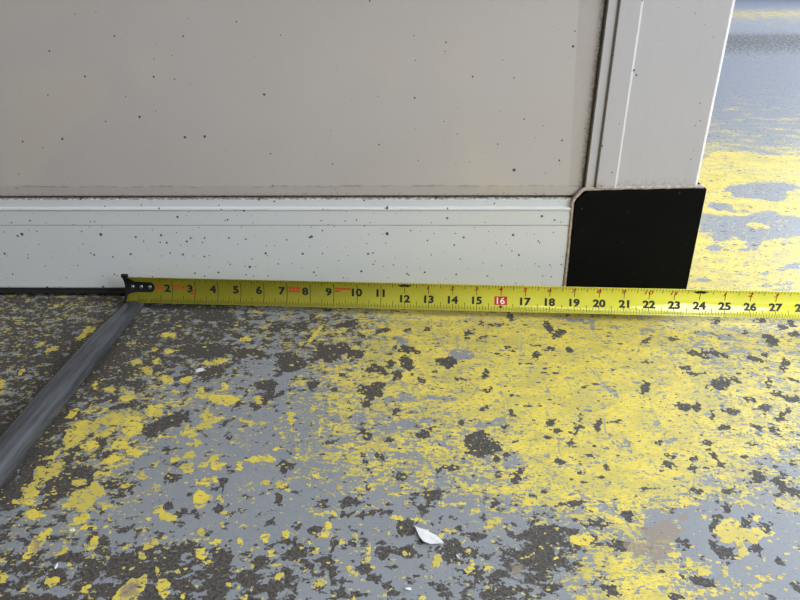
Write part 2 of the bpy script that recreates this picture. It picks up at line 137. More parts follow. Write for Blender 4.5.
class N:
    def __init__(self, nt):
        self.nt = nt

    def put(self, sock, v):
        if hasattr(v, 'is_output'):
            self.nt.links.new(v, sock)
        else:
            sock.default_value = v

    def math(self, op, a, b=0.0, c=0.0, clamp=False):
        n = self.nt.nodes.new('ShaderNodeMath')
        n.operation = op
        n.use_clamp = clamp
        for i, v in enumerate((a, b, c)):
            self.put(n.inputs[i], v)
        return n.outputs[0]

    def ramp(self, v, lo, hi):
        n = self.nt.nodes.new('ShaderNodeMapRange')
        n.interpolation_type = 'SMOOTHSTEP'
        self.put(n.inputs['Value'], v)
        self.put(n.inputs['From Min'], lo)
        self.put(n.inputs['From Max'], hi)
        return n.outputs['Result']

    def mix(self, f, a, b):
        n = self.nt.nodes.new('ShaderNodeMix')
        n.data_type = 'RGBA'
        self.put(n.inputs['Factor'], f)
        for s, v in ((n.inputs[6], a), (n.inputs[7], b)):
            self.put(s, v if hasattr(v, 'is_output') else (v[0], v[1], v[2], 1))
        return n.outputs[2]

    def coord(self, scale=(1, 1, 1), loc=(0, 0, 0), rot=(0, 0, 0)):
        t = self.nt.nodes.new('ShaderNodeTexCoord')
        mp = self.nt.nodes.new('ShaderNodeMapping')
        mp.inputs['Scale'].default_value = scale
        mp.inputs['Location'].default_value = loc
        mp.inputs['Rotation'].default_value = rot
        self.nt.links.new(t.outputs['Object'], mp.inputs['Vector'])
        return mp.outputs[0]

    def noise(self, vec, scale, detail=5, rough=0.55, dist=0.0):
        n = self.nt.nodes.new('ShaderNodeTexNoise')
        self.put(n.inputs['Vector'], vec)
        n.inputs['Scale'].default_value = scale
        n.inputs['Detail'].default_value = detail
        n.inputs['Roughness'].default_value = rough
        n.inputs['Distortion'].default_value = dist
        return n.outputs['Fac']

    def voronoi(self, vec, scale, out='Distance'):
        n = self.nt.nodes.new('ShaderNodeTexVoronoi')
        self.put(n.inputs['Vector'], vec)
        n.inputs['Scale'].default_value = scale
        return n.outputs['Distance'], n.outputs['Color']

    def attr(self, name):
        n = self.nt.nodes.new('ShaderNodeAttribute')
        n.attribute_name = name
        return n.outputs['Fac']

    def sep(self, vec):
        n = self.nt.nodes.new('ShaderNodeSeparateXYZ')
        self.put(n.inputs[0], vec)
        return n.outputs

    def bump(self, h, strength, dist):
        n = self.nt.nodes.new('ShaderNodeBump')
        self.put(n.inputs['Height'], h)
        n.inputs['Strength'].default_value = strength
        n.inputs['Distance'].default_value = dist
        return n.outputs[0]


def specks(k, cell, radius, keep, seed=0.0):
    """dirt specks on a vertical face: cell and radius in metres, keep is the share of cells with a speck"""
    x, y, z = k.sep(k.coord((1, 1, 1), (seed, 0, seed * 1.7)))
    cb = k.nt.nodes.new('ShaderNodeCombineXYZ')
    k.put(cb.inputs[0], x)
    k.put(cb.inputs[1], z)
    n = k.nt.nodes.new('ShaderNodeTexVoronoi')
    n.voronoi_dimensions = '2D'
    k.put(n.inputs['Vector'], cb.outputs[0])
    n.inputs['Scale'].default_value = 1.0 / cell
    rgb = k.sep(n.outputs['Color'])
    wob = k.math('MULTIPLY', k.math('SUBTRACT', k.noise(k.coord(), 900, 2, 0.5), 0.5), 0.8 * radius / cell)
    r = k.math('MULTIPLY_ADD', k.math('POWER', rgb[1], 2.0), 1.1 * radius / cell, 0.45 * radius / cell)
    hit = k.math('LESS_THAN', k.math('ADD', n.outputs['Distance'], wob), r)
    return k.math('MULTIPLY', hit, k.math('LESS_THAN', rgb[0], keep))


def flakes(k, cell, rmax, keep, stretch, rot, seed, wob):
    """angular flakes scattered over a horizontal face; keep may be a socket"""
    n = k.nt.nodes.new('ShaderNodeTexVoronoi')
    n.voronoi_dimensions = '2D'
    k.put(n.inputs['Vector'], k.coord((1, stretch, 1), (seed, seed * 1.3, 0), (0, 0, rot)))
    n.inputs['Scale'].default_value = 1.0 / cell
    rgb = k.sep(n.outputs['Color'])
    r = k.math('MULTIPLY_ADD', k.math('POWER', rgb[1], 2.5), rmax * 0.85 / cell, rmax * 0.15 / cell)
    d = k.math('ADD', n.outputs['Distance'], k.math('MULTIPLY', wob, 0.001 / cell))
    hit = k.math('SUBTRACT', 1.0, k.ramp(d, k.math('MULTIPLY', r, 0.85), k.math('MULTIPLY', r, 1.1)))
    return k.math('MULTIPLY', hit, k.math('LESS_THAN', rgb[0], keep)), rgb[2]


# ---------------------------------------------------------------- materials
def mat_floor():
    m, nt, b = material('worn_painted_concrete')
    k = N(nt)
    base = k.coord()
    wide = k.coord((1.0, 1.45, 1.0))
    cy, cd = k.attr('yellow_cover'), k.attr('bare_and_shade_cover')
    sy, sd, sg, st = k.attr('yellow_edge'), k.attr('bare_edge'), k.attr('grey_edge'), k.attr('stain_edge')
    # ragged edges for the mapped spots, in millimetres
    jag = k.math('MULTIPLY', k.math('SUBTRACT', k.noise(base, 260, 3, 0.55), 0.5), 8.0)
    jag2 = k.math('MULTIPLY', k.math('SUBTRACT', k.noise(k.coord((1, 1, 1), (3, 1, 0)), 260, 2, 0.5), 0.5), 9.0)
    vd, vc = k.voronoi(base, 230)
    facet = k.math('MULTIPLY', k.math('SUBTRACT', vd, 0.42), 5.0)
    vd2, vc2 = k.voronoi(k.coord((1, 1, 1), (3, 4, 0)), 420)
    facet2 = k.math('MULTIPLY', k.math('SUBTRACT', vd2, 0.42), 1.6)
    jag = k.math('ADD', jag, facet2)
    jag2 = k.math('ADD', jag2, k.math('ADD', facet, facet2))
    spot_y = k.ramp(k.math('ADD', sy, jag), -0.1, 0.45)
    islands = k.math('MULTIPLY', k.ramp(k.noise(k.coord((1, 1.4, 1), (5, 8, 0)), 300, 4, 0.65), 0.60, 0.68), 0.8)
    spot_d = k.math('MULTIPLY', k.ramp(k.math('ADD', sd, jag2), -0.15, 0.35), k.math('SUBTRACT', 1.0, islands))
    spot_g = k.ramp(k.math('ADD', sg, jag), -0.6, 0.9)
    brk = k.noise(k.coord((1, 1.8, 1), (6, 3, 0)), 170, 5, 0.65)
    spot_g = k.math('MULTIPLY', spot_g, k.ramp(k.math('ADD', brk, k.math('MULTIPLY', sg, 0.012)), 0.40, 0.50))
    spot_y = k.math('MULTIPLY', spot_y, k.ramp(k.math('SUBTRACT', 1.0, brk), 0.37, 0.45))
    # worn coverage: noise against coverage
    yy = k.sep(base)[1]
    n1 = k.noise(wide, 62, 7, 0.66)
    n1 = k.math('ADD', n1, k.math('MULTIPLY', k.math('SUBTRACT', k.noise(k.coord((1.0, 1.6, 1.0), (9, 2, 0)), 17, 7, 0.68), n1), k.ramp(yy, 0.10, 0.45)))
    n2 = k.noise(k.coord((1.0, 1.5, 1.0), (7, 3, 0)), 210, 5, 0.62)
    n3 = k.noise(k.coord((1.0, 1.3, 1.0), (2, 9, 0)), 95, 5, 0.66)
    fld = k.math('MULTIPLY_ADD', k.math('SUBTRACT', n1, 0.5), 2.2, 0.5)
    fld = k.math('ADD', fld, k.math('MULTIPLY', k.math('SUBTRACT', n2, 0.5), 2.2))
    hf = k.noise(k.coord((1.0, 1.7, 1.0), (4, 6, 0)), 620, 3, 0.6)
    fld = k.math('ADD', fld, k.math('MULTIPLY', k.math('SUBTRACT', hf, 0.5), 0.9))
    cov_y = k.ramp(k.math('ADD', fld, cy), 0.93, 1.12)
    fd = k.math('MULTIPLY_ADD', k.math('SUBTRACT', n3, 0.5), 4.2, 0.5)
    cov_d = k.ramp(k.math('ADD', fd, k.math('MULTIPLY', cd, 1.30)), 1.02, 1.10)
    # fine streaky wear inside the yellow
    streak = k.noise(k.coord((1.0, 3.2, 1.0), (1, 4, 0), (0, 0, R(-4))), 240, 6, 0.7)
    worn = k.ramp(streak, 0.585, 0.65)
    thin = k.noise(k.coord((1.0, 1.8, 1.0), (5, 5, 0)), 28, 4, 0.6)
    cov_y = k.math('MULTIPLY', cov_y, k.math('SUBTRACT', 1.0, k.math('MULTIPLY', worn, 0.85)))
    cov_y = k.math('MULTIPLY', cov_y, k.math('SUBTRACT', 1.0, spot_g))
    spot_y = k.math('MULTIPLY', spot_y, k.math('SUBTRACT', 1.0, k.math('MULTIPLY', k.ramp(streak, 0.60, 0.68), 0.7)))
    yellow = k.math('MAXIMUM', cov_y, spot_y)
    open_ = k.math('SUBTRACT', 1.0, k.math('MULTIPLY', k.math('MAXIMUM', cov_y, spot_g), 0.9))
    bare = k.math('MAXIMUM', k.math('MULTIPLY', cov_d, open_), spot_d)  # bare concrete, also carries the painted shade left of the pipe
    bare = k.math('MULTIPLY', bare, k.math('SUBTRACT', 1.0, spot_y))
    yellow = k.math('MULTIPLY', yellow, k.math('SUBTRACT', 1.0, k.math('MULTIPLY', bare, 1.0)))
    # scattered chips knocked out of the yellow, drops of yellow on the grey, hairline scratches
    ch1, ck1 = flakes(k, 0.0125, 0.0042, k.math('MULTIPLY', cy, 0.30), 1.9, R(12), 1.0, jag)
    ch2, ck2 = flakes(k, 0.0065, 0.0021, k.math('MULTIPLY', cy, 0.50), 1.7, R(-8), 5.0, jag)
    ch3, ck3 = flakes(k, 0.0035, 0.0011, 0.45, 1.4, R(20), 3.0, jag)
    chips = k.math('MULTIPLY', k.math('MAXIMUM', ch1, ch2), k.ramp(yellow, 0.2, 0.6))
    chips = k.math('MAXIMUM', chips, k.math('MULTIPLY', ch3, 0.8))
    deep = k.ramp(k.math('MULTIPLY', k.math('ADD', ck1, ck2), 0.5), 0.50, 0.58)
    line = k.math('ABSOLUTE', k.math('SUBTRACT', k.noise(k.coord((1, 0.8, 1), (2, 7, 0)), 11, 2, 0.5, 0.6), 0.5))
    hair = k.math('MULTIPLY', k.math('LESS_THAN', line, 0.0035), k.ramp(k.noise(k.coord((1, 1, 1), (4, 4, 0)), 26, 2, 0.5), 0.52, 0.58))
    line2 = k.math('ABSOLUTE', k.math('SUBTRACT', k.noise(k.coord((1, 0.5, 1), (8, 1, 0), (0, 0, R(50))), 17, 1, 0.4, 0.2), 0.5))
    hair2 = k.math('MULTIPLY', k.math('LESS_THAN', line2, 0.004), k.ramp(k.noise(k.coord((1, 1, 1), (1, 9, 0)), 34, 2, 0.5), 0.55, 0.6))
    yellow = k.math('MULTIPLY', yellow, k.math('SUBTRACT', 1.0, chips))
    yellow = k.math('MULTIPLY', yellow, k.math('SUBTRACT', 1.0, k.math('MULTIPLY', k.math('MAXIMUM', hair, hair2), 0.6)))
    bare = k.math('MAXIMUM', bare, k.math('MULTIPLY', k.math('MULTIPLY', k.math('MAXIMUM', ch1, ch2), deep), k.ramp(cy, 0.1, 0.3)))
    dr1, dk1 = flakes(k, 0.010, 0.0024, k.math('MULTIPLY_ADD', cy, 0.35, 0.16), 1.3, R(30), 7.0, jag)
    dr2, dk2 = flakes(k, 0.0052, 0.0012, k.math('MULTIPLY_ADD', cy, 0.5, 0.14), 1.4, R(-20), 9.0, jag)
    drops = k.math('MULTIPLY', k.math('MAXIMUM', dr1, dr2), k.math('SUBTRACT', 1.0, k.ramp(yy, 0.3, 0.8)))
    yellow = k.math('MAXIMUM', yellow, k.math('MULTIPLY', drops, 0.9))
    bare = k.math('MULTIPLY', bare, k.math('SUBTRACT', 1.0, k.math('MULTIPLY', drops, 0.9)))
    gc, gk = flakes(k, 0.008, 0.0022, k.math('MULTIPLY_ADD', cd, 0.7, 0.12), 1.4, R(35), 11.0, jag2)
    bare = k.math('MAXIMUM', bare, k.math('MULTIPLY', gc, k.math('SUBTRACT', 1.0, k.ramp(yellow, 0.3, 0.6))))
    # colours
    mott = k.noise(base, 22, 5, 0.6)
    fine = k.noise(base, 900, 3, 0.6)
    grey = k.mix(mott, (0.225, 0.243, 0.258), (0.295, 0.308, 0.312))
    grit = k.ramp(k.noise(k.coord((1, 1, 1), (8, 2, 0)), 520, 4, 0.65), 0.55, 0.70)
    grey = k.mix(k.math('MULTIPLY', grit, 0.5), grey, (0.09, 0.09, 0.088))
    ycol = k.mix(k.ramp(thin, 0.40, 0.62), (0.84, 0.665, 0.090), (0.64, 0.525, 0.105))
    ycol = k.mix(k.math('MULTIPLY', k.ramp(streak, 0.45, 0.61), 0.55), ycol, (0.42, 0.375, 0.11))
    ycol = k.mix(spot_y, ycol, k.mix(k.ramp(mott, 0.4, 0.6), (0.80, 0.625, 0.075), (0.62, 0.50, 0.09)))
    dcol = k.mix(k.ramp(k.noise(base, 480, 5, 0.7), 0.3, 0.72), (0.022, 0.019, 0.016), (0.135, 0.117, 0.096))
    pale = k.ramp(k.noise(base, 1300, 1, 0.5), 0.72, 0.76)
    dcol = k.mix(k.math('MULTIPLY', pale, 0.7), dcol, (0.25, 0.24, 0.22))
    col = k.mix(yellow, grey, ycol)
    col = k.mix(bare, col, dcol)
    stain = k.ramp(k.math('ADD', st, jag), -1.0, 2.2)
    col = k.mix(k.math('MULTIPLY', stain, k.math('MULTIPLY_ADD', fine, 0.5, 0.55)), col, (0.30, 0.235, 0.165))
    nt.links.new(col, b.inputs['Base Color'])
    # paint has a sheen, bare concrete is dull
    rough = k.math('MULTIPLY_ADD', bare, 0.28, 0.42)
    rough = k.math('ADD', rough, k.math('MULTIPLY', k.math('SUBTRACT', mott, 0.5), 0.15))
    nt.links.new(rough, b.inputs['Roughness'])
    b.inputs['Specular IOR Level'].default_value = 0.5
    h = k.math('SUBTRACT', k.math('MULTIPLY', yellow, 0.6), bare)
    h = k.math('ADD', h, k.math('MULTIPLY', fine, 0.35))
    nt.links.new(k.bump(h, 0.55, 0.0009), b.inputs['Normal'])
    return m


def mat_cream(name, c0, c1, rough, speck_keep, grime=None, coat=0.0, streak_axis=None):
    m, nt, b = material(name)
    k = N(nt)
    base = k.coord()
    n = k.noise(base, 9, 5, 0.6)
    col = k.mix(n, c0, c1)
    dust = k.noise(base, 700, 3, 0.6)
    col = k.mix(k.math('MULTIPLY', k.ramp(dust, 0.58, 0.75), 0.12), col, (0.25, 0.21, 0.17))
    if grime:
        col = grime(k, base, col)
    s1 = specks(k, 0.021, 0.0009, speck_keep, 0.3)
    s2 = specks(k, 0.013, 0.0006, speck_keep * 0.8, 2.1)
    s3 = specks(k, 0.035, 0.0012, speck_keep * 0.7, 4.4)
    s = k.math('MAXIMUM', s1, k.math('MAXIMUM', s2, s3))
    col = k.mix(k.math('MULTIPLY', s, 0.9), col, (0.028, 0.022, 0.016))
    nt.links.new(col, b.inputs['Base Color'])
    b.inputs['Roughness'].default_value = rough
    b.inputs['Coat Weight'].default_value = coat
    b.inputs['Coat Roughness'].default_value = 0.06
    b.inputs['Coat IOR'].default_value = 1.62
    nt.links.new(k.bump(k.noise(base, 260, 2, 0.5), 0.05, 0.0004), b.inputs['Normal'])
    return m


def sheet_grime(k, base, col):
    x, y, z = k.sep(base)
    wob = k.math('MULTIPLY', k.math('SUBTRACT', k.noise(k.coord((1, 1, 3)), 60, 5, 0.65), 0.5), 0.006)
    zz = k.math('ADD', z, wob)
    low = k.math('SUBTRACT', 1.0, k.ramp(zz, 0.1305, 0.1316))
    # residue edge on the right leans a little
    xe = k.math('MULTIPLY_ADD', z, -0.055, 0.1818)
    xr = k.math('SUBTRACT', k.math('ADD', x, k.math('MULTIPLY', wob, 0.4)), xe)
    right = k.ramp(xr, -0.0006, 0.0006)
    patch = k.noise(base, 90, 6, 0.7)
    resid = k.math('MULTIPLY', k.math('MAXIMUM', low, right), k.math('MULTIPLY_ADD', patch, 0.7, 0.12))
    col = k.mix(resid, col, (0.43, 0.37, 0.315))
    edge = k.math('MULTIPLY', low, k.ramp(zz, 0.1290, 0.1312))
    col = k.mix(k.math('MULTIPLY', edge, k.ramp(patch, 0.40, 0.6)), col, (0.30, 0.25, 0.20))
    crumb = k.noise(k.coord((1, 1, 1), (6, 1, 2)), 380, 4, 0.7)
    dirt = k.math('MULTIPLY', k.math('SUBTRACT', 1.0, k.ramp(zz, 0.1215, 0.1245)), k.ramp(crumb, 0.52, 0.66))
    col = k.mix(k.math('MULTIPLY', dirt, 0.45), col, (0.07, 0.048, 0.034))
    dirt_shade = k.math('MULTIPLY', k.ramp(x, 0.1815, 0.1885), k.ramp(crumb, 0.30, 0.62))  # dirt plus soft shade of the recess, painted browner towards the post
    col = k.mix(k.math('MULTIPLY', dirt_shade, 0.85), col, (0.10, 0.078, 0.055))
    return col


def rail_grime(k, base, col):
    x, y, z = k.sep(base)
    crumb = k.noise(k.coord((1, 1, 1), (6, 1, 2)), 300, 4, 0.7)
    top = k.math('MULTIPLY', k.ramp(z, 0.1160, 0.1172), k.ramp(crumb, 0.44, 0.58))
    col = k.mix(k.math('MULTIPLY', top, 0.8), col, (0.09, 0.066, 0.046))
    return col


def post_grime(k, base, col):
    x, y, z = k.sep(base)
    n = k.noise(k.coord((1, 1, 0.15)), 160, 5, 0.6)
    col = k.mix(k.math('MULTIPLY', k.ramp(n, 0.45, 0.75), 0.10), col, (0.42, 0.36, 0.31))
    foot = k.math('MULTIPLY', k.math('SUBTRACT', 1.0, k.ramp(z, 0.130, 0.142)), k.ramp(k.noise(base, 240, 5, 0.7), 0.42, 0.62))
    col = k.mix(k.math('MULTIPLY', foot, 0.7), col, (0.33, 0.24, 0.20))
    return col


def mat_plain(name, col, rough, metallic=0.0, var=0.0, scale=60, bump=0.0, spec=0.5):
    m, nt, b = material(name)
    k = N(nt)
    base = k.coord()
    n = k.noise(base, scale, 5, 0.6)
    lo = tuple(c * (1 - var) for c in col)
    hi = tuple(min(1, c * (1 + var)) for c in col)
    nt.links.new(k.mix(k.ramp(n, 0.3, 0.7), lo, hi), b.inputs['Base Color'])
    b.inputs['Roughness'].default_value = rough
    b.inputs['Metallic'].default_value = metallic
    b.inputs['Specular IOR Level'].default_value = spec
    if bump:
        nt.links.new(k.bump(k.noise(base, scale * 4, 3, 0.6), bump, 0.0006), b.inputs['Normal'])
    return m


def mat_cap():
    m, nt, b = material('black_plastic')
    k = N(nt)
    base = k.coord()
    col = k.mix(k.noise(base, 40, 4), (0.003, 0.0032, 0.003), (0.006, 0.0062, 0.0058))
    scr = k.ramp(k.noise(k.coord((1, 1, 2.6), (0, 0, 0), (0, R(28), 0)), 130, 6, 0.75), 0.70, 0.80)
    s = specks(k, 0.016, 0.0006, 0.25, 1.3)
    col = k.mix(k.math('MULTIPLY', k.math('MAXIMUM', scr, s), 0.35), col, (0.16, 0.16, 0.155))
    nt.links.new(col, b.inputs['Base Color'])
    b.inputs['Roughness'].default_value = 0.5
    b.inputs['Specular IOR Level'].default_value = 0.06
    return m


def mat_pipe():
    m, nt, b = material('weathered_grey_pipe')
    k = N(nt)
    base = k.coord()
    n = k.noise(k.coord((1, 0.08, 1)), 300, 4, 0.6)
    col = k.mix(k.ramp(n, 0.3, 0.75), (0.085, 0.088, 0.096), (0.145, 0.152, 0.17))
    chips = k.ramp(k.noise(base, 260, 6, 0.7), 0.66, 0.72)
    col = k.mix(k.math('MULTIPLY', chips, 0.6), col, (0.035, 0.030, 0.026))
    nt.links.new(col, b.inputs['Base Color'])
    b.inputs['Metallic'].default_value = 0.6
    b.inputs['Roughness'].default_value = 0.27
    nt.links.new(k.bump(n, 0.08, 0.0006), b.inputs['Normal'])
    return m


M = {
    'floor': mat_floor(),
    'sheet': mat_cream('cream_enamel_sheet', (0.52, 0.466, 0.418), (0.58, 0.525, 0.475), 0.32, 0.11, sheet_grime, 1.0),
    'rail': mat_cream('off_white_rail', (0.66, 0.665, 0.64), (0.71, 0.715, 0.69), 0.32, 0.75, rail_grime, 0.25),
    'post': mat_cream('off_white_post', (0.52, 0.49, 0.475), (0.575, 0.545, 0.53), 0.30, 0.13, post_grime, 0.2),
    'shell': mat_plain('off_white_shell', (0.62, 0.58, 0.53), 0.4, var=0.06, scale=8),
    'cap': mat_cap(),
    'sealant': mat_plain('dirty_sealant', (0.50, 0.405, 0.335), 0.6, var=0.28, scale=220, bump=0.3),
    'seam': mat_plain('dirt_filled_seam', (0.17, 0.135, 0.105), 0.8, var=0.5, scale=260),
    'rubber_and_shade': mat_plain('black_rubber_and_shade', (0.02, 0.02, 0.02), 0.7, var=0.2),
    'blade': mat_plain('yellow_tape_blade', (0.73, 0.685, 0.07), 0.12, var=0.05, scale=30),
    'ink': mat_plain('black_print', (0.012, 0.012, 0.010), 0.45, var=0.1),
    'red': mat_plain('red_print', (0.55, 0.025, 0.012), 0.45, var=0.1),
    'paper': mat_plain('white_print', (0.85, 0.82, 0.72), 0.45, var=0.03),
    'hook': mat_plain('dark_steel_hook', (0.010, 0.010, 0.010), 0.45, 0.0, var=0.2, spec=0.3),
    'rivet': mat_plain('bright_rivet', (0.42, 0.42, 0.40), 0.35, 0.9, var=0.1),
    'pipe': mat_pipe(),
    'chip': mat_plain('white_paint_chip', (0.80, 0.79, 0.76), 0.5, var=0.06, scale=400, bump=0.3),
    'wall': mat_plain('grey_block_wall', (0.42, 0.41, 0.39), 0.8, var=0.15, scale=3),
}


# ---------------------------------------------------------------- mesh helpers
def mesh_obj(name, bm, mat, parent=None, smooth=False):
    me = bpy.data.meshes.new(name)
    bm.normal_update()
    bm.to_mesh(me)
    bm.free()
    me.materials.append(mat)
    if smooth:
        for p in me.polygons:
            p.use_smooth = True
    o = bpy.data.objects.new(name, me)
    scene.collection.objects.link(o)
    o.parent = parent
    return o


def thing(name, label, cat, loc=(0, 0, 0), group=None):
    o = bpy.data.objects.new(name, None)
    scene.collection.objects.link(o)
    o.location = loc
    tag(o, label, cat, group)
    return o


def tag(o, label, cat, group=None):
    o['label'] = label
    o['category'] = cat
    if group:
        o['group'] = group


def add_box(bm, x0, x1, y0, y1, z0, z1, bev=0.0):
    r = bmesh.ops.create_cube(bm, size=1)
    for v in r['verts']:
        v.co = Vector((x0 + (v.co.x + .5) * (x1 - x0), y0 + (v.co.y + .5) * (y1 - y0), z0 + (v.co.z + .5) * (z1 - z0)))
    if bev:
        es = list({e for v in r['verts'] for e in v.link_edges})
        bmesh.ops.bevel(bm, geom=es, offset=bev, segments=2, profile=0.6, affect='EDGES')


def sweep_profile(profile, a, b, axis):
    """closed profile of (p, y) pairs pushed from a to b; axis 'x': p is height, axis 'z': p is x"""
    bm = bmesh.new()
    rings = []
    for t in (a, b):
        rings.append([bm.verts.new((t, y, p) if axis == 'x' else (p, y, t)) for p, y in profile])
    n = len(profile)
    for i in range(n):
        j = (i + 1) % n
        bm.faces.new((rings[0][i], rings[0][j], rings[1][j], rings[1][i]))
    bm.faces.new(rings[0])
    bm.faces.new(list(reversed(rings[1])))
    bmesh.ops.recalc_face_normals(bm, faces=bm.faces)
    return bm


def bead(p0, p1, y0, y1, height, n=8):
    """half round bead between p0 and p1, standing out of the line y0-y1"""
    out = []
    for i in range(n + 1):
        a = math.pi * i / n
        t = (1 - math.cos(a)) / 2
        out.append((p0 + (p1 - p0) * t, y0 + (y1 - y0) * t - height * math.sin(a)))
    return out


def tube(points, radius, sides=10):
    bm = bmesh.new()
    rings = []
    pts = [Vector(p) for p in points]
    for i, p in enumerate(pts):
        d = (pts[min(i + 1, len(pts) - 1)] - pts[max(i - 1, 0)]).normalized()
        s = d.cross(Vector((0, 1, 0))).normalized()
        u = s.cross(d).normalized()
        rings.append([bm.verts.new(p + radius * (math.cos(2 * math.pi * q / sides) * s + math.sin(2 * math.pi * q / sides) * u)) for q in range(sides)])
    for r0, r1 in zip(rings, rings[1:]):
        for q in range(sides):
            bm.faces.new((r0[q], r0[(q + 1) % sides], r1[(q + 1) % sides], r1[q]))
    bm.faces.new(rings[0])
    bm.faces.new(rings[-1])
    bmesh.ops.recalc_face_normals(bm, faces=bm.faces)
    return bm


# ---------------------------------------------------------------- floor
def build_floor():
    fx = np.arange(-0.62, 0.6621, 0.002)
    xs = np.concatenate([-np.array([6, 5, 4.2, 3.6, 3.2, 2.8, 2.5, 2.2, 2, 1.8, 1.6, 1.45, 1.3, 1.2, 1.1, 1.02, 0.95, 0.9, 0.85, 0.81, 0.78, 0.75, 0.72, 0.70, 0.68, 0.66, 0.645]), fx,
                         np.array([0.668, 0.676, 0.686, 0.7, 0.72, 0.75, 0.8, 0.86, 0.95, 1.1, 1.3, 1.6, 2, 2.5, 3, 3.6, 4.3, 5, 6, 8])])
    ys = np.concatenate([-np.array([6, 5.5, 5, 4.6, 4.3]), np.arange(-4.1, -2.2, 0.06), np.arange(-2.2, -0.495, 0.02),
                         np.arange(-0.48, 0.0601, 0.002), np.arange(0.064, 0.661, 0.004),
                         np.arange(0.67, 1.0, 0.02), np.arange(1.0, 2.0, 0.06), np.arange(2.0, 5.6, 0.12), np.array([6, 6.6, 7.5])])
    X, Y = np.meshgrid(xs, ys)
    nx, ny = len(xs), len(ys)

    rng = np.random.default_rng(11)

    def lattice(wave):
        n = 512
        T = rng.standard_normal((n, n))
        gx, gy = X / wave % (n - 1), Y / wave % (n - 1)
        j, i = gx.astype(int), gy.astype(int)
        v, u = gx - j, gy - i
        v, u = v * v * (3 - 2 * v), u * u * (3 - 2 * u)
        return (T[i, j] * (1 - v) + T[i, j + 1] * v) * (1 - u) + (T[i + 1, j] * (1 - v) + T[i + 1, j + 1] * v) * u

    ragged = 0.9 * lattice(0.013) + 0.8 * lattice(0.0065) + 0.6 * lattice(0.004)

    def edge_field(spots, shapes):
        F = np.full((ny, nx), -20.0)

        def window(x0, x1, y0, y1, pad=14):
            i0, i1 = np.searchsorted(ys * 1000, (y0 - pad, y1 + pad))
            j0, j1 = np.searchsorted(xs * 1000, (x0 - pad, x1 + pad))
            return slice(i0, i1), slice(j0, j1)

        for x, y, a, b, ang in spots:
            w = window(x - a, x + a, y - a, y + a)
            dx, dy = X[w] * 1000 - x, Y[w] * 1000 - y
            c, s = math.cos(R(ang)), math.sin(R(ang))
            q = np.sqrt(((c * dx + s * dy) / a) ** 2 + ((-s * dx + c * dy) / max(b, .9)) ** 2)
            F[w] = np.maximum(F[w], np.clip((1 - q) * max(b, .9) + np.where(q < 2, ragged[w] * min(2.2, 0.34 * b), -1), -20, 20))
        for sh in shapes:
            px, py = np.array(sh[0::2], float), np.array(sh[1::2], float)
            w = window(px.min(), px.max(), py.min(), py.max())
            gx, gy = X[w] * 1000, Y[w] * 1000
            d2 = np.full(gx.shape, 1e9)
            inside = np.zeros(gx.shape, bool)
            for i in range(len(px)):
                x1, y1, x2, y2 = px[i - 1], py[i - 1], px[i], py[i]
                ex, ey = x2 - x1, y2 - y1
                t = np.clip(((gx - x1) * ex + (gy - y1) * ey) / max(ex * ex + ey * ey, 1e-6), 0, 1)
                d2 = np.minimum(d2, (gx - x1 - t * ex) ** 2 + (gy - y1 - t * ey) ** 2)
                if y1 != y2:
                    inside ^= ((y1 > gy) != (y2 > gy)) & (gx < ex * (gy - y1) / ey + x1)
            d = np.sqrt(d2)
            size = math.sqrt((px.max() - px.min()) * (py.max() - py.min()))
            jit = ragged[w] * min(2.6, 0.055 * size) * (size < 200)
            F[w] = np.maximum(F[w], np.clip(np.where(inside, d, -d) + jit, -20, 20))
        return F

    def grid(text):
        G = np.array([[int(ch) for ch in row] for row in text.split('\n')]) / 10.0
        gx = np.clip((X + 0.60) / 0.02, 0, G.shape[1] - 1.001)
        gy = np.clip((Y + 0.48) / 0.02, 0, G.shape[0] - 1.001)
        j, i = gx.astype(int), gy.astype(int)
        v, u = gx - j, gy - i
        return (G[i, j] * (1 - v) + G[i, j + 1] * v) * (1 - u) + (G[i + 1, j] * (1 - v) + G[i + 1, j + 1] * v) * u

    cy, cd = grid(YELLOW_GRID), grid(BARE_AND_SHADE_GRID)
    # behind the cabinet and further off: bands of yellow fading to grey
    far = np.interp(Y, [a for a, b in FAR_YELLOW], [b for a, b in FAR_YELLOW])
    t = np.clip((Y - 0.0) / 0.06, 0, 1)
    cy = cy * (1 - t) + far * t
    cd = cd * (1 - t) + np.interp(Y, [a for a, b in FAR_DARK], [b for a, b in FAR_DARK]) * t
    # the floor in front, towards and behind the camera
    t = np.clip((-0.5 - Y) / 0.5, 0, 1)
    band = 0.12 + 0.10 * np.sin(1.3 * X + 0.6) * np.cos(1.1 * Y + 0.4)
    cy = cy * (1 - t) + band * t
    cd = cd * (1 - t) + 0.15 * t

    me = bpy.data.meshes.new('floor')
    co = np.stack([X.ravel(), Y.ravel(), np.zeros(nx * ny)], 1).astype(np.float32)
    idx = np.arange(nx * ny).reshape(ny, nx)
    quads = np.stack([idx[:-1, :-1], idx[:-1, 1:], idx[1:, 1:], idx[1:, :-1]], -1).reshape(-1, 4)
    me.vertices.add(len(co))
    me.vertices.foreach_set('co', co.ravel())
    me.loops.add(quads.size)
    me.loops.foreach_set('vertex_index', quads.ravel().astype(np.int32))
    me.polygons.add(len(quads))
    me.polygons.foreach_set('loop_start', (np.arange(len(quads)) * 4).astype(np.int32))
    me.update(calc_edges=True)
